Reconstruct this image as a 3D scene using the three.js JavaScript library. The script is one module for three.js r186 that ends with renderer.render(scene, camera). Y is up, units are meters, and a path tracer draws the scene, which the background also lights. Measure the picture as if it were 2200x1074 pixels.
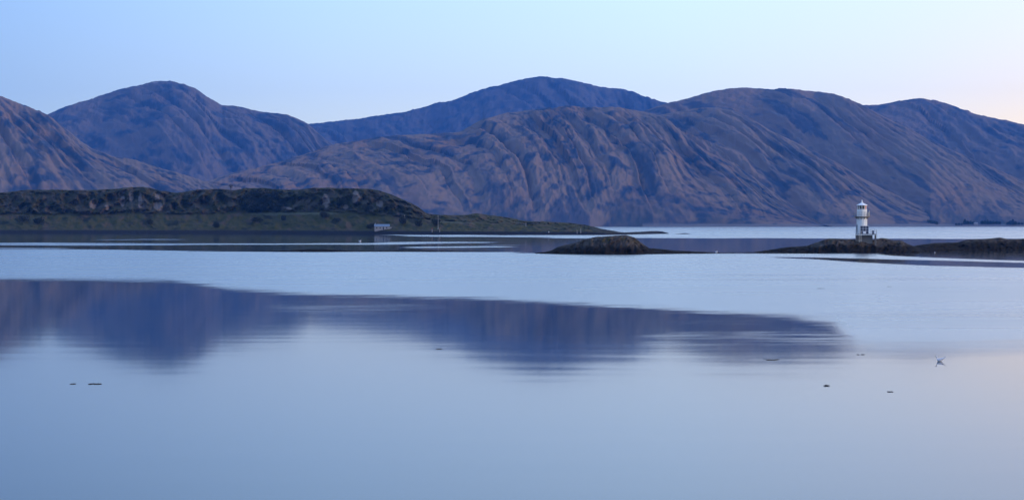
import * as THREE from 'three';
import { mergeGeometries } from 'three/addons/utils/BufferGeometryUtils.js';
import { RoundedBoxGeometry } from 'three/addons/geometries/RoundedBoxGeometry.js';
import { ImprovedNoise } from 'three/addons/math/ImprovedNoise.js';

// ---------------------------------------------------------------- camera, sky, light, exposure
const scene = new THREE.Scene();
const FOCAL = 3840, HORIZON = 480, EYE = 6;                       // measured from the photograph (2200 x 1074)
const PITCH = -Math.atan((537 - HORIZON) / FOCAL);
const camera = new THREE.PerspectiveCamera(2 * Math.atan(537 / FOCAL) * 180 / Math.PI, 2200 / 1074, 1, 30000);
camera.position.set(0, EYE, 0);
camera.rotation.x = PITCH;

const renderer = new THREE.WebGLRenderer({ antialias: true });
renderer.toneMapping = THREE.LinearToneMapping;
renderer.toneMappingExposure = 1.07;
renderer.shadowMap.enabled = true;

const clamp = (x, a = 0, b = 1) => Math.min(b, Math.max(a, x));
const lerp = (a, b, t) => a + (b - a) * t;
const smooth = (a, b, x) => { const t = clamp((x - a) / (b - a)); return t * t * (3 - 2 * t); };
function poly(pts, x, k = 1) {                                     // a polyline's k-th value at x
  if (x <= pts[0][0]) return pts[0][k];
  for (let i = 1; i < pts.length; i++) if (x <= pts[i][0]) return lerp(pts[i - 1][k], pts[i][k], (x - pts[i - 1][0]) / (pts[i][0] - pts[i - 1][0]));
  return pts[pts.length - 1][k];
}
function curve(pts, x, k = 1) {                                    // the same, rounded at its corners
  let s = 0, w = 0;
  for (const [o, c] of [[-9, 1], [-4, 2], [0, 3], [4, 2], [9, 1]]) { s += c * poly(pts, x + o, k); w += c; }
  return s / w;
}

// a clear dusk sky: blue overhead and behind, the afterglow low down to the right
const skyHorizon = [[-180, .38, .54, .98], [-60, .38, .54, .98], [-16, .50, .64, .97], [-6, .78, .84, .98], [5, .98, .98, 1.0], [12, 1.24, 1.08, .88], [17, 1.56, 1.16, .62], [30, 1.50, 1.14, .72], [100, 1.45, 1.08, .74], [140, .95, .86, .84], [180, .38, .54, .98]];
const skyUpper = [[-180, .34, .53, .98], [-60, .36, .56, 1.0], [-16, .355, .60, 1.02], [-6, .53, .83, 1.28], [5, .70, 1.0, 1.42], [16, .82, 1.03, 1.38], [40, 1.0, 1.14, 1.40], [75, .98, .98, 1.02], [130, .60, .72, 1.0], [180, .34, .53, .98]];
function skyColour(az, el) {
  const tint = [1.16, 1.06, .70], low = Math.exp(-Math.pow(Math.max(el, 0) / 4.6, 1.5)), high = smooth(6, 62, el), out = [0, 0, 0], zen = [.25, .45, 1.0];
  for (let c = 0; c < 3; c++) out[c] = 1.08 * lerp(lerp(poly(skyUpper, az, c + 1), tint[c] * poly(skyHorizon, az, c + 1), low), zen[c], high);
  return out;
}
{
  const W = 1024, H = 512, data = new Float32Array(W * H * 4);
  for (let r = 0; r < H; r++) for (let c = 0; c < W; c++) {
    const el = ((r + .5) / H - .5) * 180;
    let az = ((c + .5) / W - .5) * 360 + 90;
    if (az > 180) az -= 360;
    data.set([...skyColour(az, el), 1], (r * W + c) * 4);
  }
  const t = new THREE.DataTexture(data, W, H, THREE.RGBAFormat, THREE.FloatType);
  t.mapping = THREE.EquirectangularReflectionMapping;
  t.magFilter = t.minFilter = THREE.LinearFilter;
  t.needsUpdate = true;
  scene.background = t;
  scene.environment = t;
}
const sun = new THREE.DirectionalLight(new THREE.Color().setRGB(1, .80, .66), 1.5);
sun.name = 'afterglow';
sun.position.set(Math.sin(1.95) * 9000, 9000 * Math.tan(.28), -Math.cos(1.95) * 9000);
sun.castShadow = true;
sun.shadow.radius = 34;
Object.assign(sun.shadow.camera, { left: -4000, right: 4000, top: 4000, bottom: -4000, near: 10, far: 20000 });
scene.add(sun, sun.target);
scene.fog = new THREE.FogExp2(new THREE.Color().setRGB(.07, .35, 1), 6.5e-5);

// ---------------------------------------------------------------- helpers
const perlin = new ImprovedNoise();
const noise = (x, y, z = 0) => perlin.noise(x + 31.7, y + 17.3, z + 5.1);
function fbm(x, y, z = 0, n = 4) { let s = 0, a = .5, f = 1; for (let i = 0; i < n; i++, a *= .5, f *= 2.03) s += a * noise(x * f, y * f, z + i * 7.7); return s; }
function ridged(x, y, z = 0, n = 4) { let s = 0, a = .5, f = 1; for (let i = 0; i < n; i++, a *= .5, f *= 2.1) s += a * (1 - 2 * Math.abs(noise(x * f, y * f, z + i * 3.3))); return s; }
function random(seed) { let a = seed | 0; return () => { a = (a + 0x6d2b79f5) | 0; let t = Math.imul(a ^ (a >>> 15), 1 | a); t = (t + Math.imul(t ^ (t >>> 7), 61 | t)) ^ t; return ((t ^ (t >>> 14)) >>> 0) / 4294967296; }; }
const mix3 = (a, b, t) => [lerp(a[0], b[0], t), lerp(a[1], b[1], t), lerp(a[2], b[2], t)];

// a place in the world, surveyed by its bearing in the photograph and its distance
const cp = Math.cos(PITCH), sp = Math.sin(PITCH);
function bearing(px, py) { const x = (px - 1100) / FOCAL, y = -(py - 537) / FOCAL; return [x / (cp - y * sp), (y * cp + sp) / (cp - y * sp)]; }   // right and up per metre of depth
function at(px, py, depth) { const [r, u] = bearing(px, py); return new THREE.Vector3(r * depth, EYE + u * depth, -depth); }
const waterDepth = (py) => EYE * FOCAL / (py - HORIZON);
function onWater(px, py) { const [r, u] = bearing(px, py), d = -EYE / u; return new THREE.Vector3(r * d, 0, -d); }

const counts = {};
function numbered(name) { const n = counts[name] = (counts[name] ?? -1) + 1; return n ? name + '_' + String(n).padStart(3, '0') : name; }
function tag(o, label, category, group) {
  o.userData = { label, category };
  if (group) o.userData.group = group;
  return o;
}
function finish(o) { o.castShadow = o.receiveShadow = true; return o; }
function thing(name, label, category, position, turn = 0, group) {
  const o = new THREE.Group(); o.name = numbered(name); scene.add(o);
  o.position.copy(position); o.rotation.y = turn;
  return tag(o, label, category, group);
}
function part(name, geometry, material, parent) {
  const g = Array.isArray(geometry) ? mergeGeometries(geometry.map((q) => { const c = q.index ? q.toNonIndexed() : q.clone(); for (const k of Object.keys(c.attributes)) if (!['position', 'normal', 'uv'].includes(k)) c.deleteAttribute(k); return c; })) : geometry;
  const m = finish(new THREE.Mesh(g, material)); m.name = name; parent.add(m); return m;
}
function terrain(name, geometry, material, label) {
  const m = finish(new THREE.Mesh(geometry, material)); m.name = numbered(name); m.userData = { kind: 'structure' };
  if (label) m.userData.label = label;
  scene.add(m); return m;
}
function copy(root, name, position, turn, label, scale = 1) {
  const c = root.clone(); c.name = numbered(name); c.position.copy(position); c.rotation.y = turn;
  if (Array.isArray(scale)) c.scale.set(...scale); else c.scale.setScalar(scale);
  c.userData = { ...root.userData, label }; scene.add(c); return c;
}
const paint = (r, g, b, rough = .7, extra = {}) => new THREE.MeshStandardMaterial({ color: new THREE.Color().setRGB(r, g, b), roughness: rough, ...extra });
const box = (w, h, d, x = 0, y = 0, z = 0) => new THREE.BoxGeometry(w, h, d).translate(x, y, z);
const soft = (w, h, d, x = 0, y = 0, z = 0, r = .03) => new RoundedBoxGeometry(w, h, d, 2, r).translate(x, y, z);
function rod(a, b, r = .02, n = 6) {
  const d = new THREE.Vector3().subVectors(b, a), g = new THREE.CylinderGeometry(r, r, d.length(), n);
  g.applyQuaternion(new THREE.Quaternion().setFromUnitVectors(new THREE.Vector3(0, 1, 0), d.clone().normalize()));
  return g.translate((a.x + b.x) / 2, (a.y + b.y) / 2, (a.z + b.z) / 2);
}
const V = (x, y, z) => new THREE.Vector3(x, y, z);

// a sheet of terrain over (u, v); f(u, v) returns { p: [x, y, z], c: [r, g, b] }
function sheet(u0, u1, nu, nv, f) {
  const pos = new Float32Array((nu + 1) * (nv + 1) * 3), col = new Float32Array(pos.length), index = [];
  for (let j = 0; j <= nv; j++) for (let i = 0; i <= nu; i++) {
    const q = f(lerp(u0, u1, i / nu), j / nv), k = (j * (nu + 1) + i) * 3;
    pos.set(q.p, k); col.set(q.c, k);
    if (i < nu && j < nv) { const a = j * (nu + 1) + i, b = a + nu + 1; index.push(a, a + 1, b + 1, a, b + 1, b); }
  }
  const g = new THREE.BufferGeometry();
  g.setAttribute('position', new THREE.BufferAttribute(pos, 3));
  g.setAttribute('color', new THREE.BufferAttribute(col, 3));
  g.setIndex(index); g.computeVertexNormals();
  return g;
}
const groundMaterial = new THREE.MeshPhysicalMaterial({ vertexColors: true, roughness: 1, specularIntensity: .15 });

// ---------------------------------------------------------------- water
{
  // wind lanes (rough) and slicks (calm), each as [x, near-or-far edges]; everything is a place on the water surveyed from the shore
  const calm = [
    [[[-340, 499, 535], [150, 499, 536], [350, 499, 538], [600, 499, 541], [900, 499, 541], [1210, 500, 541.5]], 1],
    [[[1100, 511.5, 541], [1180, 511.5, 546], [1380, 511.5, 546], [1600, 511.5, 545], [1760, 512, 544.5], [1850, 512.5, 544], [2050, 513, 545], [2500, 513, 546]], 1],
    [[[1085, 541, 543.5], [1180, 540, 544.5]], .85],
    [[[1870, 541, 546], [1950, 541, 552], [2050, 541, 556], [2200, 541, 561], [2500, 541, 566]], .96],
    [[[1640, 551.5, 552.5], [1750, 553, 557], [1850, 555.5, 563.5], [2000, 559, 570.5], [2200, 564.5, 576], [2500, 570, 583]], .97],
  ];
  const streaks = [                                               // thin ruffled streaks across the slick: [x, centre, half width]
    [[[-340, 524.5, 2.4], [150, 524.5, 2.4], [350, 525, 1.8], [600, 524, 1.7], [800, 523.5, 2], [950, 521.5, 2.2], [1090, 520, 1.2]], .72],
    [[[800, 505.2, .6], [880, 506, 1.5], [1000, 506.5, 2], [1180, 507.5, 2.6], [1400, 508, 3.4]], .9],
    [[[840, 532, .7], [900, 531.8, 1.5], [1040, 530.6, 1.7], [1130, 531, .8]], .8],
    [[[180, 515, .8], [300, 514.5, 1.4], [420, 515, .9]], .4], [[[-340, 533, 1.2], [60, 533.5, 1.6], [180, 534.5, .8]], .5], [[[1010, 526, .6], [1060, 526, 1], [1150, 526, .6]], .3],
  ];
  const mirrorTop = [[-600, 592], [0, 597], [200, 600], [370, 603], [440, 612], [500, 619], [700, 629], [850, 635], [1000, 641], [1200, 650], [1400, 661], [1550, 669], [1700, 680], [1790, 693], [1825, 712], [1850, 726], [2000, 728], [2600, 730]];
  const faint = [                                                 // ruffled patches on the slick and slick patches on the ruffle
    [[[560, 650, 668], [650, 654, 674], [780, 656, 676], [900, 658, 668], [980, 662, 664]], .2],
    [[[1360, 725, 727], [1450, 720, 732], [1600, 714, 733], [1750, 712, 733], [1850, 706, 736], [2100, 715, 740], [2600, 715, 740]], .4],
    [[[1440, 689, 692], [1600, 690, 697], [1700, 697, 703], [1760, 703, 707]], .12],
  ];
  const inside = (pts, x, y, s) => (x < pts[0][0] || x > pts[pts.length - 1][0]) ? 0 : Math.min(smooth(-s, s, y - poly(pts, x, 1)), smooth(-s, s, poly(pts, x, 2) - y)) * smooth(0, 40, Math.min(x - pts[0][0], pts[pts.length - 1][0] - x));
  const N = 2048, X0 = -420, X1 = 420, Z0 = -20, Z1 = -1300, data = new Uint8Array(N * N * 4), relief = new Float32Array(N * N);
  for (let r = 0; r < N; r++) {
    const z = lerp(Z0, Z1, (r + .5) / N), py = HORIZON + EYE * FOCAL / -z;
    for (let c = 0; c < N; c++) {
      const x = lerp(X0, X1, (c + .5) / N), px = 1100 + FOCAL * x / -z;
      let k = 0;
      if (px > -300 && px < 2500) {
        const wob = noise(x * .035, z * .018, 3), wob2 = noise(x * .11, z * .35, 9), s = 1.2 + (py - 500) * .012;
        if (py < 590) { const yy = py + wob * .9 + wob2 * .5; for (const [pts, v] of calm) k = Math.max(k, v * inside(pts, px, yy, s * .7)); for (const [pts, v] of streaks) if (px > pts[0][0] && px < pts[pts.length - 1][0]) { const w = poly(pts, px, 2), e = smooth(0, 60, Math.min(px - pts[0][0], pts[pts.length - 1][0] - px)); k -= k * v * e * smooth(w * 1.5, w * .5, Math.abs(yy + wob * .6 - poly(pts, px, 1))); } }
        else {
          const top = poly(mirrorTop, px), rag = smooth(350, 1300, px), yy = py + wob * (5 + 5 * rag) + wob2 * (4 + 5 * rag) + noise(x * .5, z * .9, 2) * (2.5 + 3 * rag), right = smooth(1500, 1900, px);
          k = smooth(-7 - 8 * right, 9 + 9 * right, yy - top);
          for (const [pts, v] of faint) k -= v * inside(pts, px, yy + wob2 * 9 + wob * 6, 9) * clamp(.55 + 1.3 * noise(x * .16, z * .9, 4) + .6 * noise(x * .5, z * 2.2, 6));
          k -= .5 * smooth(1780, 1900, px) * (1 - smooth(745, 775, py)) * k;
        }
        // thin darker streaks wandering through the ruffled water
        if (k < .3) k += .22 * smooth(.22, .6, noise(x * .02, z * .11, 13) + .35 * noise(x * .07, z * .4, 14)) * smooth(555, 600, py) * smooth(900, 1700, px);
      }
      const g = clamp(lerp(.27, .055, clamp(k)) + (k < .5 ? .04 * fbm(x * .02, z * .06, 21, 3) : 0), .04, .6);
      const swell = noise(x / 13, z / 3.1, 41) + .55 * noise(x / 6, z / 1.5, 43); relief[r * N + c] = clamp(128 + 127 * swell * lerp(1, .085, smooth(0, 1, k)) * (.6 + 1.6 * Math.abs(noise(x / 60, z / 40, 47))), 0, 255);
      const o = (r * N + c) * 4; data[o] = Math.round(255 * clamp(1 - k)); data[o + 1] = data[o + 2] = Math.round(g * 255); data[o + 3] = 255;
    }
  }
  const rd = new Float32Array(N * N * 4); for (let i = 0; i < N * N; i++) { rd[i * 4] = rd[i * 4 + 1] = rd[i * 4 + 2] = relief[i] / 255; rd[i * 4 + 3] = 1; }
  const bump = new THREE.DataTexture(rd, N, N, THREE.RGBAFormat, THREE.FloatType); bump.magFilter = bump.minFilter = THREE.LinearFilter; bump.needsUpdate = true;
  const map = new THREE.DataTexture(data, N, N); map.magFilter = map.minFilter = THREE.LinearFilter; map.needsUpdate = true;
  const g = new THREE.PlaneGeometry(9000, 6400, 1, 1).rotateX(-Math.PI / 2).translate(0, 0, -2800), p = g.attributes.position, uv = g.attributes.uv;
  for (let i = 0; i < p.count; i++) uv.setXY(i, (p.getX(i) - X0) / (X1 - X0), (p.getZ(i) - Z0) / (Z1 - Z0));
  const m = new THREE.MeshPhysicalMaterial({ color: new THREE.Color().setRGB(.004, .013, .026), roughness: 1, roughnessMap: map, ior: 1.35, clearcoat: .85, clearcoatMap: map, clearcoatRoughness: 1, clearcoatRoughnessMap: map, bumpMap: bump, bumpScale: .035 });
  terrain('water', g, m, 'still loch water with bright ruffled lanes and dark mirrored hills');
}

// ---------------------------------------------------------------- mountains across the loch
const TAN = [.215, .148, .112], RUST = [.225, .118, .076], HEATHER = [.044, .056, .085], ROCK = [.15, .15, .16], GREENISH = [.075, .085, .05], SNOW = [.8, .82, .85];
function mountain(o, label) {
  const { crest, base, seed } = o, lean = o.lean ?? 200, deep = .74 * (o.deep ?? .3), scale = o.scale ?? 1, warm = o.warm ?? .5;
  const valley = (q, w) => {                                       // 0 on a spur, 1 in the bed of a gully: a steep left-facing wall, a long back
    const k = Math.floor(q), a = .5 + 1.1 * noise(k * 1.73, seed * 1.37, .3), t = q - k;
    return (t < .24 ? 1 - smooth(0, .24, t) : smooth(.5, 1, t) * w) * smooth(.15, .95, a) * 1.15;
  };
  const surface = (u, s) => {
    const D1 = poly(crest, u, 2), D0 = poly(base, u, 1);
    const jag = (1.6 * fbm(u / 34, seed * 3.1, 0, 4) + .8 * noise(u / 7, seed)) * (o.jag ?? 1);
    const top = at(u, curve(crest, u) + jag, D1), H = Math.max(top.y, 1);
    if (s > 1) { const d = D1 + (s - 1) * 2200; return { d, y: H - (s - 1) * 2.2 * H, n: 0, G: 0, q: 0 }; }
    const d = lerp(D0, D1, s), prof = Math.pow(s, 1.15) * .35 + .65 * (1 - Math.pow(1 - s, o.bulge ?? 1.7));
    const q = u + 70 * noise(u / 260, seed * 2.2) + lean * (.35 * s + .65 * s * s) + 32 * scale * fbm(u / (190 * scale), s * 1.6, seed, 3);
    const env = smooth(1, .72, s) * smooth(0, .16, s), fine = smooth(1, .93, s) * smooth(0, .06, s);
    const lowWarp = .35 * fbm(u / 120, s * 2, seed + 44, 2);
    const q2 = q + 12 * fbm(u / 40, s * 7, seed + 31, 3);
    const G = .52 * valley(q2 / (150 * scale) + seed * 9.3, .8) + .30 * valley(q2 / (57 * scale) + seed * 5.7, .9) + .12 * valley(q2 / (26 * scale) + seed * 3.3, .9) + .34 * (1 - ridged(q2 / (64 * scale) + 3 * lowWarp, s * 1.7 / scale + lowWarp, seed + 2, 6));
    const lump = fbm(u / (70 * scale), s * 5, seed + 8, 4);
    const y = H * prof * (1 - deep * env * G) + H * fine * (.04 * lump + .020 * ridged(q / 30 - s * 3, s * 13, seed + 4, 5) + .016 * ridged(u / 46 + s * 4, s * 20, seed + 51, 3));
    return { d, y: Math.max(y, -3), n: lump, G, q };
  };
  const point = (u, s) => { const m = surface(u, s), [r] = bearing(u, HORIZON); return V(r * m.d, s === 0 ? -2 : m.y, -m.d); };
  const g = sheet(o.from, o.to, o.nu ?? 620, o.nv ?? 150, (u, v) => {
    const s = v * 1.12, m = surface(u, s), p = point(u, s);
    const streak = fbm(m.q / 34 - s * 5, s * 15, seed + 11, 5), patch = fbm(u / 110, s * 3.2, seed + 15, 4), speck = noise(m.q / 7, s * 34, seed + 19);
    let c = mix3(TAN, RUST, smooth(-.15, .35, patch) * warm);
    c = mix3(c, HEATHER, smooth(-.02, .3, streak * 1.0 + patch * .45 + .12 * speck - (o.bare ?? 0) - .03));
    c = mix3(c, HEATHER, .85 * smooth(.06, .26, fbm(m.q / 56, s * 2.6, seed + 27, 5) + .12 * speck));
    c = mix3(c, ROCK, .75 * smooth(.18, .42, fbm(m.q / 15, s * 22, seed + 23, 3)) * smooth(.2, .6, s));
    c = mix3(c, GREENISH, .6 * smooth(.16, .0, s) * smooth(-.2, .25, patch));
    c = mix3(c, HEATHER, .55 * smooth(.34, .04, s) * smooth(-.25, .15, patch + .3 * streak));
    if (m.y < 6 && u > 1380) c = mix3(c, [.19, .175, .165], .8 * smooth(6, 4, m.y));
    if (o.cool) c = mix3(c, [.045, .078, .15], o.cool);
    for (const [su, ss, w, h] of o.snow ?? []) if (((u - su) / w) ** 2 + ((s - ss) / h) ** 2 + .8 * noise(u / 6, s * 40, 4) < 1) c = SNOW;
    return { p: [p.x, p.y, p.z], c };
  });
  terrain('mountain', g, groundMaterial, label);
  return { point, surface };
}
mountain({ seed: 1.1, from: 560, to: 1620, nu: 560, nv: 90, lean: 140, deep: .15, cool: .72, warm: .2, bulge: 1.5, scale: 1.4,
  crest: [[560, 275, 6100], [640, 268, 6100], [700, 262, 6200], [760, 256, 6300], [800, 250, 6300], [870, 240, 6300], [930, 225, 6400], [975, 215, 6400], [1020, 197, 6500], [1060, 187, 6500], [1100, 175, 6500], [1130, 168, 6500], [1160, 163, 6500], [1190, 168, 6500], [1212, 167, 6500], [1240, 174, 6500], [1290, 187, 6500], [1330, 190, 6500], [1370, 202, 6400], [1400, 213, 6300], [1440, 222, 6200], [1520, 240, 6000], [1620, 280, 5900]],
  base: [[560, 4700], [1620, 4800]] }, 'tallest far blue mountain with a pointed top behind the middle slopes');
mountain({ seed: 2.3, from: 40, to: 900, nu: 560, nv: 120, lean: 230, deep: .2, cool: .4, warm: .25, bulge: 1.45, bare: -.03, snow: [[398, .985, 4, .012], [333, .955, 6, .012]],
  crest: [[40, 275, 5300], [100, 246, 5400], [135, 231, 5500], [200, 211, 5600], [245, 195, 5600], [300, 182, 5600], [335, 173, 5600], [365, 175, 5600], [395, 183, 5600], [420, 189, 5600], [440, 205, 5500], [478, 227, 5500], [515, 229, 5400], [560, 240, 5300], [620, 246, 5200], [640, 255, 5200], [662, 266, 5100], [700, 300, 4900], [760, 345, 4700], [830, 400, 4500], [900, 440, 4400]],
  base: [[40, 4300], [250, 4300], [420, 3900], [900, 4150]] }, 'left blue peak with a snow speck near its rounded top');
mountain({ seed: 3.7, from: -420, to: 470, nu: 420, nv: 130, lean: 210, deep: .24, warm: .6, bulge: 1.5, bare: -.06,
  jag: 2.2, crest: [[-420, 80, 4300], [-200, 130, 4300], [-100, 165, 4300], [0, 206, 4200], [40, 222, 4200], [70, 233, 4150], [95, 243, 4100], [122, 262, 4050], [150, 284, 3950], [172, 303, 3850], [200, 320, 3780], [245, 336, 3700], [300, 346, 3650], [345, 362, 3580], [390, 374, 3500], [470, 400, 3350]],
  base: [[-420, 2900], [470, 3000]] }, 'brown hillside running down from the left edge');
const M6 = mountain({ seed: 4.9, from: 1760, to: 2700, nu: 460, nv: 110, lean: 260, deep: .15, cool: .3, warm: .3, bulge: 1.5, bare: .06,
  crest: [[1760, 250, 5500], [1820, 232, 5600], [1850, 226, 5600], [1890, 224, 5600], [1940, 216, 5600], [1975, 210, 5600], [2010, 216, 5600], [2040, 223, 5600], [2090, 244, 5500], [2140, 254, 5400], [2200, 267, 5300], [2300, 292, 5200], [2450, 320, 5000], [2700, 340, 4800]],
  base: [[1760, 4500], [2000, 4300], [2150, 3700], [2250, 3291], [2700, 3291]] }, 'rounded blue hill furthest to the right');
const M5 = mountain({ seed: 5.3, from: 1340, to: 2520, nu: 640, nv: 150, lean: 330, deep: .17, cool: .04, warm: .35, bulge: 1.45, bare: .2, snow: [[1527, .985, 4, .01]],
  crest: [[1340, 262, 5300], [1380, 238, 5300], [1440, 219, 5300], [1480, 211, 5300], [1520, 198, 5300], [1560, 190, 5300], [1600, 187, 5300], [1640, 190, 5300], [1700, 193, 5200], [1760, 196, 5200], [1790, 201, 5100], [1830, 216, 5000], [1850, 224, 4950], [1880, 240, 4850], [1940, 270, 4650], [2000, 302, 4450], [2100, 345, 4150], [2200, 388, 3850], [2320, 440, 3500], [2520, 480, 3320]],
  base: [[1340, 4650], [1600, 4500], [1850, 3800], [2000, 3291], [2520, 3285]] }, 'broad flat-topped hill right of the middle with a long pinkish slope to the shore');
mountain({ seed: 6.6, from: 1340, to: 2130, nu: 520, nv: 140, lean: 300, deep: .27, warm: .35, bulge: 1.6,
  crest: [[1340, 262, 4650], [1400, 250, 4600], [1440, 243, 4600], [1490, 233, 4600], [1540, 230, 4550], [1580, 238, 4450], [1620, 258, 4350], [1660, 283, 4250], [1720, 310, 4100], [1800, 350, 3900], [1860, 386, 3750], [1950, 430, 3550], [2050, 470, 3380], [2130, 486, 3300]],
  base: [[1340, 3700], [1650, 3450], [1760, 3291], [2130, 3288]] }, 'dark-sided spur descending to the shore behind the lighthouse');
mountain({ seed: 7.9, from: 330, to: 1790, nu: 940, nv: 170, lean: 190, deep: .29, warm: .55, bulge: 1.75, bare: -.05,
  crest: [[330, 430, 3500], [420, 396, 3600], [500, 371, 3700], [560, 358, 3800], [620, 341, 3900], [680, 322, 4000], [720, 309, 4050], [800, 297, 4100], [860, 290, 4100], [920, 287, 4100], [960, 286, 4150], [990, 283, 4150], [1010, 270, 4200], [1045, 255, 4200], [1090, 242, 4250], [1150, 235, 4250], [1190, 232, 4250], [1230, 226, 4250], [1260, 231, 4250], [1310, 232, 4200], [1340, 233, 4200], [1380, 239, 4150], [1430, 252, 4050], [1470, 288, 3950], [1520, 325, 3800], [1580, 352, 3700], [1620, 381, 3600], [1680, 425, 3450], [1730, 460, 3350], [1765, 480, 3295], [1790, 488, 3270]],
  base: [[330, 3200], [700, 3250], [1300, 3291], [1790, 3288]] }, 'long gullied brown mountainside in the middle with a rounded top');

// ---------------------------------------------------------------- the green island on the left
const GRASS = [.055, .050, .013], FIELD = [.062, .054, .020], BRACKEN = [.082, .056, .034], CRAG = [.20, .155, .13], DARK = [.012, .014, .009], WRACK = [.022, .020, .021];
const islandShore = [[-400, 499], [0, 500.5], [300, 501], [560, 501.5], [700, 502.5], [850, 503.5], [1000, 504.5], [1150, 505], [1300, 505.2], [1380, 503.6], [1432, 502.4]];
const islandTerrace = [[-400, 462], [0, 462], [200, 463], [300, 461], [420, 462], [540, 458], [720, 457], [800, 464], [880, 470], [930, 474], [1000, 478], [1100, 483], [1250, 491], [1300, 497], [1345, 499.6], [1400, 499], [1432, 502]];
const islandCrest = [[-400, 424], [-60, 420], [0, 414], [60, 408], [120, 408], [180, 409], [250, 406], [285, 402], [320, 403], [345, 411], [380, 415], [420, 408], [470, 406], [500, 409], [530, 405], [560, 404], [600, 408], [640, 408], [680, 404], [740, 405], [790, 406], [820, 411], [850, 422], [880, 436], [902, 446], [912, 458], [945, 462], [1000, 462], [1020, 458], [1060, 463], [1100, 468], [1128, 475], [1180, 476], [1230, 479], [1260, 483], [1290, 491], [1330, 498], [1345, 499.4], [1380, 498], [1400, 496], [1420, 498], [1432, 501.8]];
function island(u, v) {
  const D0 = waterDepth(poly(islandShore, u)), jag = .9 * fbm(u / 15, 2, 0, 4);
  const small = smooth(1340, 1240, u), d1 = 9, d2 = lerp(14, 62, small), d3 = lerp(18, 120, small), d4 = lerp(22, 165, small);
  const yT = at(u, Math.min(poly(islandTerrace, u), 600), D0 + d2).y, yC = Math.max(at(u, curve(islandCrest, u) + jag, D0 + d4).y, .25), yB = Math.min(1.7, yT * .6);
  const cliff = smooth(1000, 880, u);
  // v: 0 shore, .1 top of the wrack-covered rocks, .42 terrace, .8 top of the crags, .9 crest, 1 back shore
  let y, d;
  if (v < .1) { const t = v / .1; y = lerp(-1, yB, t); d = D0 + d1 * t; }
  else if (v < .42) { const t = (v - .1) / .32; y = lerp(yB, yT, lerp(t, t * t * .5 + t * .5, .5)); d = D0 + lerp(d1, d2, t); }
  else if (v < .8) { const t = (v - .42) / .38; y = lerp(yT, lerp(yT, yC, .93), lerp(t, smooth(0, 1, t), .6)); d = D0 + lerp(d2, lerp(d3, d3 * .78, cliff), t); }
  else if (v < .9) { const t = (v - .8) / .1; y = lerp(lerp(yT, yC, .93), yC, smooth(0, 1, t)); d = D0 + lerp(lerp(d3, d3 * .78, cliff), d4, t); }
  else { const t = (v - .9) / .1; y = lerp(yC, -1, t * t); d = D0 + d4 + t * lerp(20, 120, small); }
  const mid = smooth(.42, .5, v) * smooth(.86, .74, v), low = smooth(.1, .18, v) * smooth(.46, .36, v);
  const cragN = ridged(u / 30, v * 7, 5, 4), knob = fbm(u / 24, v * 7, 12, 4);
  d -= small * (mid * (11 * (cragN - .3) + 9 * knob) + low * 10 * knob);
  y += small * (mid * 1.4 * knob + low * 1.9 * fbm(u / 16, v * 9, 31, 3)) + (v < .12 ? .5 * fbm(u / 3, v * 40, 7, 3) * smooth(0, .05, v) : 0);
  return { d, y, cragN, knob, mid, low, cliff };
}
{
  const g = sheet(-400, 1436, 1200, 130, (u, v) => {
    const m = island(u, v), [r] = bearing(u, HORIZON);
    const patch = fbm(u / 38, v * 7, 41, 4), fine = fbm(u / 7, v * 26, 43, 3);
    let c = mix3(FIELD, GRASS, smooth(-.2, .2, patch + .4 * fine));
    c = mix3(c, BRACKEN, smooth(.02, .3, fbm(u / 26, v * 8, 47, 4) + .15 * fine) * .9);
    c = mix3(c, DARK, smooth(.08, .34, fbm(u / 32, v * 8, 53, 4) + .14 * fine) * .8);
    if (m.mid > 0) {
      const face = smooth(.02, .22, fbm(u / 17, v * 9, 59, 4) + .2 * (m.cragN - .4)) * m.mid * Math.max(m.cliff, .3) * smooth(-.15, .2, fbm(u / 90, 1, 61, 2) + .18);
      let bare = .22 * face;
      for (const [fu, fv, w, h] of [[197, .58, 8, .05], [228, .55, 5, .035], [262, .62, 6, .06], [280, .66, 5, .07], [300, .6, 5, .09], [337, .68, 6, .07], [338, .56, 10, .06], [700, .6, 9, .09], [765, .66, 9, .08], [742, .54, 6, .05], [815, .62, 8, .05], [620, .5, 6, .03]]) bare = Math.max(bare, .85 * smooth(1.2, .4, ((u - fu) / w) ** 2 + ((v - fv) / h) ** 2 + 1.1 * fbm(u / 6, v * 22, 71, 3)));
      c = mix3(mix3(mix3(c, DARK, .45 * m.mid * m.cliff), BRACKEN, .4 * m.mid * smooth(-.05, .25, fbm(u / 45, v * 5, 73, 3))), CRAG, bare * m.mid);
    }
    if (v > .78) c = mix3(c, GRASS, .75 * smooth(.78, .86, v));
    const strip = smooth(.385, .4, v) * smooth(.44, .425, v) * (smooth(525, 550, u) * smooth(735, 700, u) + .8 * smooth(900, 960, u) * smooth(1040, 1000, u));
    c = mix3(c, [.11, .105, .06], strip * .9);
    if (v < .13) c = mix3(WRACK, c, smooth(.085, .13, v + .02 * fine));
    if (u > 1200) c = mix3(c, WRACK, smooth(1250, 1350, u) * .8);
    return { p: [r * m.d, m.y, -m.d], c };
  });
  terrain('island', g, groundMaterial, 'low green and brown island with crags and a dark rocky shore');
}
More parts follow.
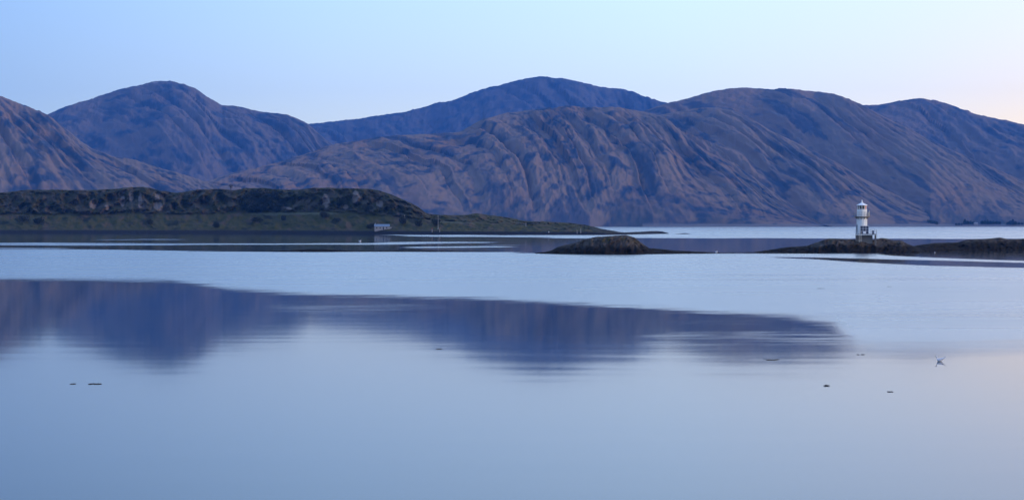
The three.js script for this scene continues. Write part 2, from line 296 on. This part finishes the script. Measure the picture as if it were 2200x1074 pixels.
function onIsland(px, py) {                                        // the nearest place on the island that is seen at this bearing
  let best = null, err = 1e9;
  for (let v = .06; v < .9; v += .004) { const m = island(px, v), y = HORIZON + (EYE - m.y) / m.d * FOCAL; if (Math.abs(y - py) < err) { err = Math.abs(y - py); best = m; } }
  return V(bearing(px, HORIZON)[0] * best.d, best.y, -best.d);
}

// ---------------------------------------------------------------- skerries
const LICHEN = [.11, .072, .018], GREY = [.075, .060, .048];
function skerry(label, seed, outline, water, width, { nu = 260, wrack = 1.5, upper = GREY } = {}) {
  const from = outline[0][0], to = outline[outline.length - 1][0];
  const g = sheet(from, to, nu, 46, (u, v) => {
    const D0 = waterDepth(poly(water, u)), end = smooth(0, 14, Math.min(u - from, to - u)), depth = width * (.25 + .75 * end);
    const jag = .8 * fbm(u / 6, seed, 0, 4) * end, H = Math.max(at(u, poly(outline, u) + jag, D0 + depth * .5).y, .05);
    const t = v / .55, s = v < .55 ? 1 - Math.pow(1 - clamp(t), 1.7) : 1 - Math.pow((v - .55) / .45, 1.8);
    const crag = ridged(u / 21, v * 5, seed + 1, 5), env = smooth(0, .1, v) * smooth(.52, .4, v) + .5 * smooth(.56, .65, v) * smooth(1, .9, v);
    const d = D0 - .4 + depth * v - env * end * 2.2 * (crag - .35), y = lerp(-.5, H, s) + env * H * (.15 * fbm(u / 6, v * 9, seed + 2, 4) + .05 * Math.round(4 * noise(u / 9, v * 6, seed + 8)) / 2);
    const fine = fbm(u / 4, v * 16, seed + 5, 3), high = smooth(wrack - .5, wrack + .4, y + .9 * fbm(u / 16, v * 3, seed + 7, 3));
    let c = mix3(upper, [.036, .029, .024], smooth(-.2, .25, fine + fbm(u / 20, v * 4, seed + 3, 3)));
    c = mix3(c, [.135, .118, .10], .8 * smooth(.16, .36, fbm(u / 9, v * 8, seed + 21, 4)));
    c = mix3(c, LICHEN, .6 * smooth(.2, .4, fbm(u / 15, v * 6, seed + 9, 3)) * smooth(wrack, wrack + .9, y));
    c = mix3(c, [.05, .05, .022], .45 * smooth(.1, .3, fbm(u / 12, v * 5, seed + 13, 3)) * smooth(wrack + .4, wrack + 1.2, y));
    c = mix3(mix3([.011, .010, .009], [.020, .015, .011], smooth(-.2, .3, fine)), c, high);
    return { p: [bearing(u, HORIZON)[0] * d, y, -d], c };
  });
  return terrain('skerry', g, groundMaterial, label);
}
skerry('dark rocky islet with a domed brown top left of the lighthouse rock', 1.2, [[1160, 544], [1172, 541], [1185, 538], [1200, 530], [1215, 526], [1240, 520], [1252, 515], [1280, 508.5], [1310, 507], [1345, 504.5], [1364, 510], [1372, 516], [1382, 524], [1395, 533], [1420, 535], [1450, 538], [1500, 540.5], [1545, 542.5], [1580, 544]], [[1160, 545.5], [1300, 546.5], [1400, 546], [1500, 545], [1580, 544.2]], 16);
skerry('long dark rock that the white lighthouse stands on', 2.4, [[1540, 544], [1620, 541.5], [1660, 536], [1690, 531], [1735, 528], [1768, 516], [1785, 512], [1815, 513.5], [1845, 515], [1880, 515], [1895, 511], [1905, 512], [1920, 516], [1940, 517], [1948, 522], [1962, 528], [1985, 538], [1995, 542]], [[1540, 544.3], [1700, 543.8], [1800, 543.8], [1900, 543], [1995, 542.3]], 15);
skerry('dark rock at the right edge beyond the lighthouse rock', 3.6, [[1925, 540], [1950, 531], [1962, 529], [1985, 525], [2010, 522], [2060, 520.5], [2078, 515], [2120, 513], [2140, 511], [2150, 510], [2168, 514], [2200, 513], [2260, 508], [2330, 512], [2400, 536]], [[1925, 540.5], [2060, 538], [2200, 537], [2400, 537]], 17, { wrack: 1.9 });
skerry('thin black reef just above the water in front of the green island', 4.1, [[400, 540.4], [440, 540], [560, 539.8], [620, 538], [645, 535.5], [690, 535], [720, 536.5], [760, 539], [840, 538.5], [910, 538], [990, 538.6], [1060, 539.6], [1075, 540.2]], [[400, 540.8], [700, 541.4], [1075, 540.6]], 9, { wrack: 9 });
skerry('small flat black rock at the left foot of the domed islet', 5.5, [[1150, 543.6], [1160, 541.8], [1175, 541], [1190, 543]], [[1150, 545], [1190, 545]], 5, { wrack: 9, nu: 60 });
skerry('low black islet off the right tip of the green island', 6.2, [[1300, 502.5], [1340, 499.5], [1390, 497], [1410, 496.2], [1425, 497.5], [1438, 501.3]], [[1300, 504], [1438, 502.2]], 12, { wrack: 9, nu: 90 });
skerry('tiny dark rock breaking the bright water beyond the green island', 6.9, [[1450, 502.6], [1463, 501.4], [1475, 501], [1484, 502.4]], [[1450, 502.8], [1484, 502.8]], 6, { wrack: 9, nu: 40 });

// ---------------------------------------------------------------- lighthouse
{
  const foot = at(1853, 516.5, 370), K = 370 / FOCAL;               // metres per photograph pixel there
  const t = thing('lighthouse', 'small white lighthouse with conical roof and solar panels on a dark rock', 'lighthouse', foot, Math.atan2(-foot.x, -foot.z + 0));
  t.rotation.y = -.19;
  const white = paint(.93, .93, .92, .5), concrete = paint(.17, .155, .135, .9), rust = paint(.24, .20, .16, .8), steel = paint(.30, .30, .31, .5), cream = paint(.72, .66, .52, .55);
  { const N = 128, d = new Uint8Array(N * N * 4); for (let y = 0; y < N; y++) for (let x = 0; x < N; x++) { const v = 255 + 25 * fbm(x / 9, y / 50, 3, 4) - 55 * Math.max(0, noise(x / 4, y / 60, 8) - .2); d.set([v, v * .985, v * .95, 255].map((q) => clamp(q, 0, 255)), (y * N + x) * 4); }
    const m = new THREE.DataTexture(d, N, N); m.colorSpace = THREE.SRGBColorSpace; m.wrapS = m.wrapT = THREE.RepeatWrapping; m.magFilter = THREE.LinearFilter; m.needsUpdate = true; white.map = m; }
  const top = 12.2 * K;                                             // platform height over the rock
  part('plinth', [soft(36 * K, top + 1.2, 3.4, 4.5 * K, top / 2 - .7, 0), soft(34 * K, .5, 3.7, 4.5 * K, -.4, 0)], concrete, t);
  part('platform', soft(45 * K, .17, 4.5, 8.5 * K, top + .085, .35), concrete, t);
  for (const z of [1.9, -1.5]) part('leg', soft(.34, top + 1.2, .34, 28.6 * K, top / 2 - .68, z), concrete, t);
  const lad = []; for (const x of [-.2, .2]) lad.push(rod(V(x - .35, -.6, 2.72), V(x - .35, top + .9, 2.68), .035)); for (let y = -.4; y < top; y += .28) lad.push(rod(V(-.55, y, 2.7), V(-.15, y, 2.7), .022)); part('ladder', lad, cream, t);
  const f = top + .17, R = 11 * K, hT = 36.5 * K;
  const tower = part('tower', new THREE.LatheGeometry([[R * 1.07, 0], [R * 1.07, .12], [R * 1.01, .16], [R, 1.2], [R * 1.012, 1.22], [R * 1.012, 1.27], [R, 1.29], [R * .985, 2.4], [R * .997, 2.42], [R * .997, 2.47], [R * .98, 2.49], [R * .975, hT]].map(([a, b]) => new THREE.Vector2(a, b)), 40).translate(0, f, 0), white, t);
  const ribs = []; for (let k = 0; k < 16; k++) { const a = k / 16 * 6.283; ribs.push(box(.05, hT - .2, .045, 0, f + hT / 2, R + .005).rotateY(a)); } part('rib', ribs, white, tower);
  part('door', soft(.75, 1.8, .1, 0, f + 1, R + .01, .02).rotateY(-1.35), paint(.18, .2, .22), tower);
  const gy = f + hT, gR = 16.5 * K;
  part('gallery', new THREE.LatheGeometry([[R * .9, -.04], [gR - .05, -.04], [gR, -.01], [gR, .1], [gR - .05, .13], [R * .8, .13]].map(([a, b]) => new THREE.Vector2(a, b)), 40).translate(0, gy, 0), rust, t);
  for (let k = 0; k < 10; k++) { const a = k / 10 * 6.283 + .2, sh = new THREE.Shape([[0, 0], [gR - R - .1, 0], [0, -.45]].map(([a, b]) => new THREE.Vector2(a, b))); part('bracket', new THREE.ExtrudeGeometry(sh, { depth: .05, bevelEnabled: false }).translate(R - .03, gy - .045, -.025).rotateY(a), rust, t); }
  const gr = []; for (let k = 0; k < 16; k++) { const a = k / 16 * 6.283; gr.push(rod(V(Math.sin(a) * gR * .97, gy + .1, Math.cos(a) * gR * .97), V(Math.sin(a) * gR * .97, gy + 1.02, Math.cos(a) * gR * .97), .028)); }
  for (const h of [.4, .72, 1.02]) gr.push(new THREE.TorusGeometry(gR * .97, .024, 6, 48).rotateX(Math.PI / 2).translate(0, gy + h, 0)); part('gallery_rail', gr, paint(.34, .31, .26, .6), t);
  part('gallery_box', [soft(.16, .52, .62, gR - .28, gy + .48, .25, .02), soft(.3, .12, .5, gR - .2, gy + .78, .25, .02), rod(V(gR - .08, gy, .2), V(gR - .08, gy + 1.35, .2), .04)], cream, t);
  const uy = gy + .13, hU = 15.3 * K, rU = 10.5 * K;
  const drum = part('drum', new THREE.LatheGeometry([[rU * 1.02, 0], [rU, .08], [rU, hU - .1], [rU * 1.05, hU - .07], [rU * 1.05, hU], [rU * .8, hU]].map(([a, b]) => new THREE.Vector2(a, b)), 32).translate(0, uy, 0), white, t);
  const ribs2 = []; for (let k = 0; k < 14; k++) ribs2.push(box(.05, hU - .2, .05, 0, uy + hU / 2, rU + .004).rotateY(k / 14 * 6.283 + .1)); part('rib', ribs2, white, drum);
  const ly = uy + hU, hL = 8 * K, rL = 10 * K, glass = new THREE.MeshPhysicalMaterial({ color: new THREE.Color().setRGB(.55, .6, .6), transmission: 1, thickness: 0, roughness: .03, ior: 1.5 }), pink = new THREE.MeshPhysicalMaterial({ color: new THREE.Color().setRGB(.95, .42, .32), transmission: .35, thickness: 0, roughness: .25 });
  for (let k = 0; k < 10; k++) { const a0 = k / 10 * 6.283; part('pane', new THREE.CylinderGeometry(rL, rL, hL, 5, 1, true, a0 + .05, .528).translate(0, ly + hL / 2, 0), k === 1 ? pink : glass, t); part('mullion', soft(.09, hL, .09, 0, ly + hL / 2, rL, .015).rotateY(a0), white, t); }
  part('lens', new THREE.LatheGeometry([[.02, .02], [.3, .03], [.3, .2], [.42, .26], [.5, .42], [.42, .58], [.22, .66], [.02, .67]].map(([a, b]) => new THREE.Vector2(a, b)), 20).translate(0, ly, 0), new THREE.MeshPhysicalMaterial({ color: new THREE.Color().setRGB(.12, .13, .12), roughness: .2, clearcoat: 1 }), t);
  part('roof', new THREE.LatheGeometry([[0, 1.12], [.07, 1.1], [.09, 1.0], [.1, .8], [.22, .74], [.13, .68], [.15, .58], [.42, .4], [.8, .22], [11.6 * K, .06], [11.8 * K, .0], [11.4 * K, -.05], [rL * .8, -.03]].map(([a, b]) => new THREE.Vector2(a, b)), 32).translate(0, ly + hL + .03, 0), white, t);
  const sol = new THREE.Group(); sol.name = 'solar_array'; t.add(sol); sol.position.set(5.4 * K, f + .02, R + .75); sol.rotation.x = -.14;
  const w = 17.8 * K, h = 17 * K; part('solar_frame', [...[0, 1, 2, 3].map((i) => soft(.06, h, .05, -w / 2 + w / 3 * i, h / 2, 0, .01)), ...[0, 1, 2, 3].map((i) => soft(w, .05, .05, 0, h / 3 * i + .01, -.004, .01)), ...[-1, 1].map((s) => rod(V(s * w * .4, .02, -.72), V(s * w * .4, h * .8, -.03), .03))], paint(.62, .64, .66, .4), sol);
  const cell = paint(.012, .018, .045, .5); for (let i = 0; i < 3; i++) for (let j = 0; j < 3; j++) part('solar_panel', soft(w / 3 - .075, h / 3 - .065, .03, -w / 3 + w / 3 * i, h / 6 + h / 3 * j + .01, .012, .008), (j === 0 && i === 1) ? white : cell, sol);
  const rail = [], pz = 2.5, px0 = -13.5 * K, px1 = 30.5 * K, corners = [[px0, pz], [px1, pz], [px1, -1.8], [px0, -1.8]];
  for (let i = 0; i < 4; i++) { const [ax, az] = corners[i], [bx, bz] = corners[(i + 1) % 4]; if (i === 0) { rail.push(rod(V(17 * K, f + .95, az), V(bx, f + .95, bz), .026), rod(V(17 * K, f + .5, az), V(bx, f + .5, bz), .02)); for (const q of [17, 21.5, 26]) rail.push(rod(V(q * K, f, az), V(q * K, f + .97, az), .026)); } else { for (const h of [.5, .95]) rail.push(rod(V(ax, f + h, az), V(bx, f + h, bz), .022)); for (let k = 0; k < 4; k++) rail.push(rod(V(lerp(ax, bx, k / 4), f, lerp(az, bz, k / 4)), V(lerp(ax, bx, k / 4), f + .97, lerp(az, bz, k / 4)), .026)); } }
  part('railing', rail, steel, t);
  part('equipment_box', soft(.42, .7, .4, 23.5 * K, f + .35, .4), paint(.1, .13, .2), t);
}

// ---------------------------------------------------------------- cottages
function cottage(name, label, position, turn, w, h, d, roofH, windows, roofMat) {
  const t = thing(name, label, 'house', position, turn), wallMat = paint(.25, .245, .245, .85), dark = paint(.03, .035, .045, .25), trim = paint(.5, .5, .5);
  const shape = new THREE.Shape([[-d / 2, -1], [d / 2, -1], [d / 2, h], [0, h + roofH - .12], [-d / 2, h]].map(([a, b]) => new THREE.Vector2(a, b)));
  part('wall', new THREE.ExtrudeGeometry(shape, { depth: w, bevelEnabled: false }).translate(0, 0, -w / 2).rotateY(Math.PI / 2), wallMat, t);
  const len = Math.hypot(d / 2, roofH) + .25, a = Math.atan2(roofH, d / 2);
  part('roof', [1, -1].map((s) => box(w + .5, .12, len).rotateX(s * a).translate(0, h + roofH / 2 + .02, s * d / 4 * 1.02)), roofMat, t);
  for (const [x, ww, wh, y] of windows) { const f = part(wh > 1.5 ? 'door' : 'window', soft(ww + .16, wh + .16, .1, x, y, d / 2 + .01, .02), trim, t); part('pane', box(ww, wh, .06, x, y, d / 2 + .045), dark, f); }
  part('chimney', soft(.6, 1.1, .6, -w / 2 + .5, h + roofH + .2, 0), wallMat, t);
  return t;
}
const slate = paint(.13, .19, .26, .55);
{
  const p = onIsland(820, 493); p.y -= .1;
  const t = cottage('cottage', 'low white cottage with a blue-grey roof on the shore of the green island', p, .12, 8.3, 1.9, 4.4, 1.1, [[-3.0, .8, .9, 1.1], [-1.1, .8, .9, 1.1], [.7, .8, 1.7, .85], [2.6, .8, .9, 1.1]], slate);
  part('porch', [soft(1.7, 1.6, 3.2, 4.75, .7, .2), box(2.0, .12, 3.6).rotateZ(-.16).translate(4.75, 1.62, .2)], paint(.28, .27, .27, .85), t);
}

// ---------------------------------------------------------------- masts, posts and stakes on the island
{
  const mp = onIsland(941, 491.5), m = thing('mast', 'tall thin white mast standing on the island shore right of the cottage', 'mast', mp);
  part('pole', new THREE.CylinderGeometry(.06, .1, 7.2, 10).translate(0, 3.5, 0), paint(.42, .42, .4), m); part('cap', new THREE.SphereGeometry(.12, 10, 8).translate(0, 7.15, 0), paint(.42, .42, .4), m);
  part('footing', soft(.9, .4, .9, 0, 0, 0), paint(.3, .29, .27), m);
  const s = thing('marker_post', 'short red-topped marker post at the foot of the white mast, left of it', 'marker post', onIsland(928, 498.5));
  part('post', new THREE.CylinderGeometry(.12, .15, 1.9, 8).translate(0, .7, 0), paint(.35, .32, .3), s); part('topmark', new THREE.ConeGeometry(.36, .7, 10).rotateX(Math.PI).translate(0, 1.7, 0), paint(.45, .06, .04), s);
  copy(s, 'marker_post', onIsland(944.5, 498.5), .4, 'short red-topped marker post on the shore just right of the white mast');
  const q = thing('post', 'pale wooden post on the grass of the low right part of the island', 'post', onIsland(1130, 487));
  part('shaft', soft(.3, 2.3, .3, 0, .9, 0), paint(.3, .27, .24), q); part('cap', soft(.42, .12, .42, 0, 2.08, 0), paint(.45, .43, .4), q);
  copy(q, 'post', onIsland(869, 470), .5, 'pale post beside a dark bush up the slope right of the cottage');
  copy(q, 'post', onIsland(1240, 502), .2, 'pale post at the waterline left of the islet tip, the left one of two', .8);
  copy(q, 'post', onIsland(1248, 501), .9, 'taller pale post at the waterline near the right island tip, right one of two', .95);
}

// ---------------------------------------------------------------- bushes and trees
const leafMat = new THREE.MeshStandardMaterial({ vertexColors: true, roughness: .9, side: THREE.DoubleSide });
function foliage(seed, blobs, n, size, tone) {                      // leaf clumps spread through ellipsoids [x, y, z, rx, ry, rz]
  const rnd = random(seed), pos = [], col = [];
  for (let i = 0; i < n; i++) {
    const [bx, by, bz, rx, ry, rz] = blobs[Math.floor(rnd() * blobs.length)], th = rnd() * 6.283, cz = rnd() * 2 - 1, sr = Math.sqrt(1 - cz * cz), rr = .55 + .5 * rnd();
    const c = V(bx + rx * rr * sr * Math.cos(th), by + ry * rr * cz, bz + rz * rr * sr * Math.sin(th)), k = .65 + .8 * rnd();
    const a = V(rnd() - .5, rnd() - .5, rnd() - .5).normalize(), b = V(rnd() - .5, rnd() - .5, rnd() - .5).cross(a).normalize(), s = size * (.6 + .8 * rnd());
    for (const [x, y] of [[-1, -.5], [1, -.6], [.1, 1]]) pos.push(c.x + s * (a.x * x + b.x * y), c.y + s * (a.y * x + b.y * y), c.z + s * (a.z * x + b.z * y)), col.push(tone[0] * k, tone[1] * k, tone[2] * k);
  }
  const g = new THREE.BufferGeometry(); g.setAttribute('position', new THREE.Float32BufferAttribute(pos, 3)); g.setAttribute('color', new THREE.Float32BufferAttribute(col, 3)); g.computeVertexNormals(); return g;
}
{
  const bark = paint(.05, .042, .035, .9), tone = [.021, .027, .017];
  const protos = [1, 2, 3].map((k) => { const r = random(k * 77), blobs = []; for (let i = 0; i < 7; i++) blobs.push([(r() - .5) * 2.6, .7 + r() * 1.1, (r() - .5) * 1.6, .7 + .5 * r(), .5 + .5 * r(), .7 + .4 * r()]); return foliage(k * 5, blobs, 900, .16, tone); });
  const spots = [[797, 492, 1.5, 'dark bush against the left gable of the white cottage'], [866, 481, 1.7, 'dark bush up the slope right of the white cottage'], [722, 477, 1.1, 'small round dark bush on the brown bank left of the cottage'], [695, 468, 1.7, 'wide dark bush below the pale grass strip of the island'], [608, 474, 1.3, 'dark bush above the pale boulder patch on the island bank'], [551, 478, 1.5, 'dark bush on the bank under the big thicket'], [320, 483, 1.6, 'low dark bush near the shore under the pale crags'], [463, 489, 1.5, 'dark bush at the shore below the green field'], [46, 478, 2.0, 'dark bush low on the slope near the left edge'], [80, 482, 2.0, 'broad dark bush on the lower slope, second from the left edge'], [900, 486, 1.4, 'dark bush between the cottage and the white mast'], [935, 484, 1.6, 'dark bush directly behind the white mast'], [790, 452, 1.6, 'dark bush among the crags above the cottage'], [842, 447, 1.3, 'dark bush high on the right shoulder of the island'], [735, 440, 1.8, 'dark bush in the cleft of the crag above the grass strip']];
  spots.forEach(([x, y, s, label], i) => { const p = onIsland(x, y), t = thing('bush', label, 'bush', p, i * 1.3, 'dark bushes on the island'); t.scale.set(s * 1.25, s, s); part('foliage', protos[i % 3], leafMat, t); part('stem', [rod(V(0, -.4, 0), V(.3, 1, .1), .07), rod(V(0, -.4, 0), V(-.5, .9, -.1), .06)], bark, t); });
  // the big thicket reads as one mass
  const r = random(5), blobs = []; for (let i = 0; i < 60; i++) { const x = 520 + r() * 92, lim = 408 + 12 * Math.abs(x - 566) / 46, p = onIsland(x, Math.min(lim + 2 + r() * (452 - lim), 452)); blobs.push([p.x, p.y + .6, p.z + .6, 1.6 + 1.6 * r(), 1.3 + r(), 1.4 + r()]); }
  const th = part('thicket', foliage(11, blobs, 9000, .34, [.014, .019, .017]), leafMat, scene); tag(th, 'dark thicket covering the slope and skyline in the middle of the island', 'thicket'); th.userData.kind = 'stuff';
  // a bare tree on the skyline
  const bt = thing('tree', 'lone thin bare tree on the skyline of the island', 'tree', onIsland(495, 409)); const br = [rod(V(0, -.5, 0), V(.1, 2.2, 0), .13)], rr = random(9); for (let i = 0; i < 26; i++) { const y = .8 + rr() * 1.7, a = rr() * 6.28, l = .7 + rr() * 1.1; br.push(rod(V(.05, y, 0), V(Math.cos(a) * l, y + l * .9, Math.sin(a) * l), .045, 5)); } part('trunk', br, bark, bt); part('crown', foliage(31, [[0, 2.6, 0, 1.5, 1.3, 1.5]], 160, .12, [.05, .045, .04]), leafMat, bt);
  // far shore
  const onShore = (px, py) => { let best = null, err = 1e9; for (const M of [M5, M6]) for (let s = 0; s < .3; s += .0008) { const q = M.point(px, s), y = HORIZON + (EYE - q.y) / -q.z * FOCAL; if (Math.abs(y - py) + -q.z * 1e-3 < err) { err = Math.abs(y - py) + -q.z * 1e-3; best = q; } } return best.clone(); };
  const crownA = foliage(41, [[0, 3.2, 0, 2.2, 2, 2], [.6, 5.2, 0, 1.9, 1.8, 1.9], [-.8, 4.6, .3, 1.7, 1.6, 1.6], [.1, 7, 0, 1.2, 1.4, 1.2]], 900, .42, [.03, .042, .036]), crownB = foliage(43, [[0, 2.2, 0, 2.1, 1.4, 2.1], [0, 4, 0, 1.6, 1.5, 1.6], [0, 6, 0, 1.1, 1.6, 1.1], [0, 8, 0, .6, 1.5, .6]], 900, .4, [.03, .042, .036]);
  const trunk = rod(V(0, -1.5, 0), V(0, 3.5, 0), .25);
  const far = [[2075, 482, 1.45, 1], [2081, 482, 1.15, 0], [2087, 482, 1.1, 0], [2093, 482, 1.0, 0], [2112, 482, 1.2, 0], [2118, 482, 1.25, 0], [2124, 482, 1.2, 1], [2130, 482, 1.15, 0], [2136, 482, 1.1, 0], [2143, 482, 1.1, 0], [2149, 482, 1.0, 0], [2166, 483, .8, 0], [2172, 483, 1.3, 0], [2178, 483, 1.5, 1], [2184, 483, 1.1, 0], [2191, 483, .8, 0], [2198, 483, .75, 0], [2207, 483, .9, 0], [2056, 484, .7, 0], [2062, 484, .75, 0], [2068, 484, .7, 0]];
  const say = ['tall dark tree left of the far white house', 'dark tree in the cluster left of the far white house', 'rounded dark tree in the middle of the cluster left of the far house', 'dark tree touching the left side of the far white house', 'dark tree touching the right side of the far white house', 'dark tree second to the right of the far white house', 'pointed dark tree in the long wood right of the far house', 'dark tree in the middle of the long wood right of the far house', 'dark tree in the right half of the long wood', 'dark tree second from the right end of the long wood', 'dark tree ending the long wood on the right', 'low dark tree left of the tall pointed one near the right edge', 'dark tree just left of the tall pointed one near the right edge', 'tallest pointed dark tree near the right edge of the far shore', 'dark tree just right of the tall pointed one', 'low dark tree second right of the tall pointed one', 'low dark tree at the very right edge of the far shore', 'dark tree past the right edge of the far shore', 'leftmost of three low dark trees at the far shore', 'middle of three low dark trees at the far shore', 'right one of three low dark trees at the far shore'];
  far.forEach(([x, y, s, k], i) => { const p = onShore(x, y), t = thing('tree', say[i], 'tree', p, i * 2.1, 'dark trees on the far shore'); t.scale.set(s * 1.45, s * .72, s * 1.3); part('crown', k ? crownB : crownA, leafMat, t); part('trunk', trunk, bark, t); });
  const hp = onShore(2098, 483); cottage('cottage', 'tiny white house among dark trees on the far shore', hp, 0, 7.5, 2.6, 5, 1.7, [[-2, .9, 1, 1.3], [0, .9, 1.8, .9], [2, .9, 1, 1.3]], paint(.2, .21, .24));
  const wr = random(15), wb = []; for (let i = 0; i < 40; i++) { const x = 1968 + wr() * 46, p = onShore(x, 478 + wr() * 4); wb.push([p.x, p.y + 1.5, p.z, 4, 4 * (1 - Math.abs(x - 1990) / 30) + .6, 4]); }
  const wd = part('wood', foliage(51, wb, 4000, .9, [.03, .042, .036]), leafMat, scene); tag(wd, 'low dark wood on the far shore right of the lighthouse', 'wood'); wd.userData.kind = 'stuff';
}

// ---------------------------------------------------------------- birds
function loft(rings, n = 14) {                                      // a closed body through [x, y, half width, half height] stations
  const pos = [], index = [];
  for (const [x, y, w, h] of rings) for (let k = 0; k < n; k++) { const a = k / n * 6.283; pos.push(x, y + h * Math.sin(a), w * Math.cos(a)); }
  for (let i = 0; i < rings.length - 1; i++) for (let k = 0; k < n; k++) { const a = i * n + k, b = i * n + (k + 1) % n, c = a + n, d = b + n; index.push(a, c, b, b, c, d); }
  const g = new THREE.BufferGeometry(); g.setAttribute('position', new THREE.Float32BufferAttribute(pos, 3)); g.setAttribute('uv', new THREE.Float32BufferAttribute(new Float32Array(pos.length / 3 * 2), 2)); g.setIndex(index); g.computeVertexNormals(); return g;
}
{
  const p = onWater(2021, 776.5), t = thing('gull', 'grey and white gull swimming on the calm water in the lower right', 'bird', p, 0); t.scale.setScalar(1.2);
  const white = paint(.88, .88, .88, .7), grey = paint(.62, .64, .67, .7), dark = paint(.02, .02, .022, .4);
  // swimming towards -x: tail raised on the right, neck upright on the left
  part('body', loft([[.185, .135, .004, .003], [.16, .12, .022, .01], [.11, .085, .045, .028], [.05, .052, .062, .05], [-.02, .045, .066, .055], [-.08, .058, .054, .055], [-.105, .095, .034, .04], [-.112, .13, .03, .036], [-.115, .155, .03, .034], [-.122, .178, .03, .029], [-.137, .182, .02, .018], [-.15, .18, .004, .004]]), white, t);
  for (const s of [-1, 1]) {
    part('wing', loft([[.235, .162, .003, .003], [.18, .142, .012, .008], [.1, .102, .016, .022], [0, .075, .018, .032], [-.06, .078, .012, .02], [-.08, .08, .002, .004]], 10).translate(0, 0, s * .05), grey, t);
    part('eye', new THREE.SphereGeometry(.0045, 8, 6).translate(-.137, .187, s * .019), dark, t);
  }
  part('bill', loft([[-.145, .18, .008, .009], [-.17, .177, .006, .007], [-.186, .172, .002, .003]], 8), paint(.4, .28, .08), t);
  const group = 'gulls on the water';
  copy(t, 'gull', onWater(2010, 543), 1.2, 'tiny white gull on the water in front of the right edge rock', 1.1);
  copy(t, 'gull', onWater(1540, 543.6).add(V(0, 0, 0)), 1.9, 'tiny white gull on the thin reef between the two dark islets', 2.4);
  copy(t, 'gull', onWater(773, 520), 2.2, 'tiny white gull on the dark water before the cottage', 3.6);
  copy(t, 'gull', onIsland(1179, 499.5), 1.4, 'tiny white gull standing on the island shore far right of the mast', 3.4);
}

// ---------------------------------------------------------------- floating weed
{
  const weed = paint(.075, .07, .06, .9);
  const clumpAt = (px, py, wpx, label, seed, tall = 1) => {
    const p = onWater(px, py), k = -p.z / FOCAL, w = wpx * k, r = random(seed), t = thing('seaweed', label, 'seaweed', p, 0), gs = [];
    for (let i = 0; i < 9; i++) { const x0 = (r() - .5) * w * .8, z0 = (r() - .5) * w * .9, pts = []; for (let j = 0; j < 5; j++) pts.push(V(x0 + (j - 2) * w * .1 * (.5 + r()), (.004 + .012 * Math.sin(j * .8) * r()) * tall, z0 + (r() - .5) * w * .3)); gs.push(new THREE.TubeGeometry(new THREE.CatmullRomCurve3(pts), 8, .005 + .006 * r(), 5)); }
    for (let i = 0; i < 5; i++) gs.push(new THREE.IcosahedronGeometry(1, 1).scale(w * (.03 + .04 * r()), (.008 + .012 * r()) * tall, w * .06).translate((r() - .5) * w * .5, .008, (r() - .5) * w * .4));
    part('fronds', gs, weed, t);
  };
  clumpAt(155, 825, 11, 'small scrap of dark weed left of the long weed patch, lower left water', 1);
  clumpAt(196, 825, 24, 'long patch of dark weed floating in the lower left water', 2); clumpAt(211, 825, 11, 'dark weed scrap at the right end of the long patch, lower left water', 3);
  clumpAt(941, 750, 15, 'dark weed floating just left of the middle mountain reflection', 4);
  clumpAt(1660, 773, 28, 'long thin dark driftweed under the right mountain reflection', 5);
  clumpAt(1856, 762, 9, 'small weed scrap, the right one of a pair between reflection and gull', 6); clumpAt(1845, 762, 5, 'tiny weed scrap, the left one of a pair between reflection and gull', 7);
  clumpAt(1778, 829, 13, 'dark weed lump with a raised middle in the lower right water', 8, 2.2);
  clumpAt(1913, 842, 12, 'slanting weed strip in the lower right water below the gull', 9);
  clumpAt(1763, 620, 16, 'faint dark streak of weed on the bright water left below the lighthouse', 13); clumpAt(1912, 616, 10, 'faint dark weed on the bright water right below the lighthouse', 14);
}
renderer.render(scene, camera);
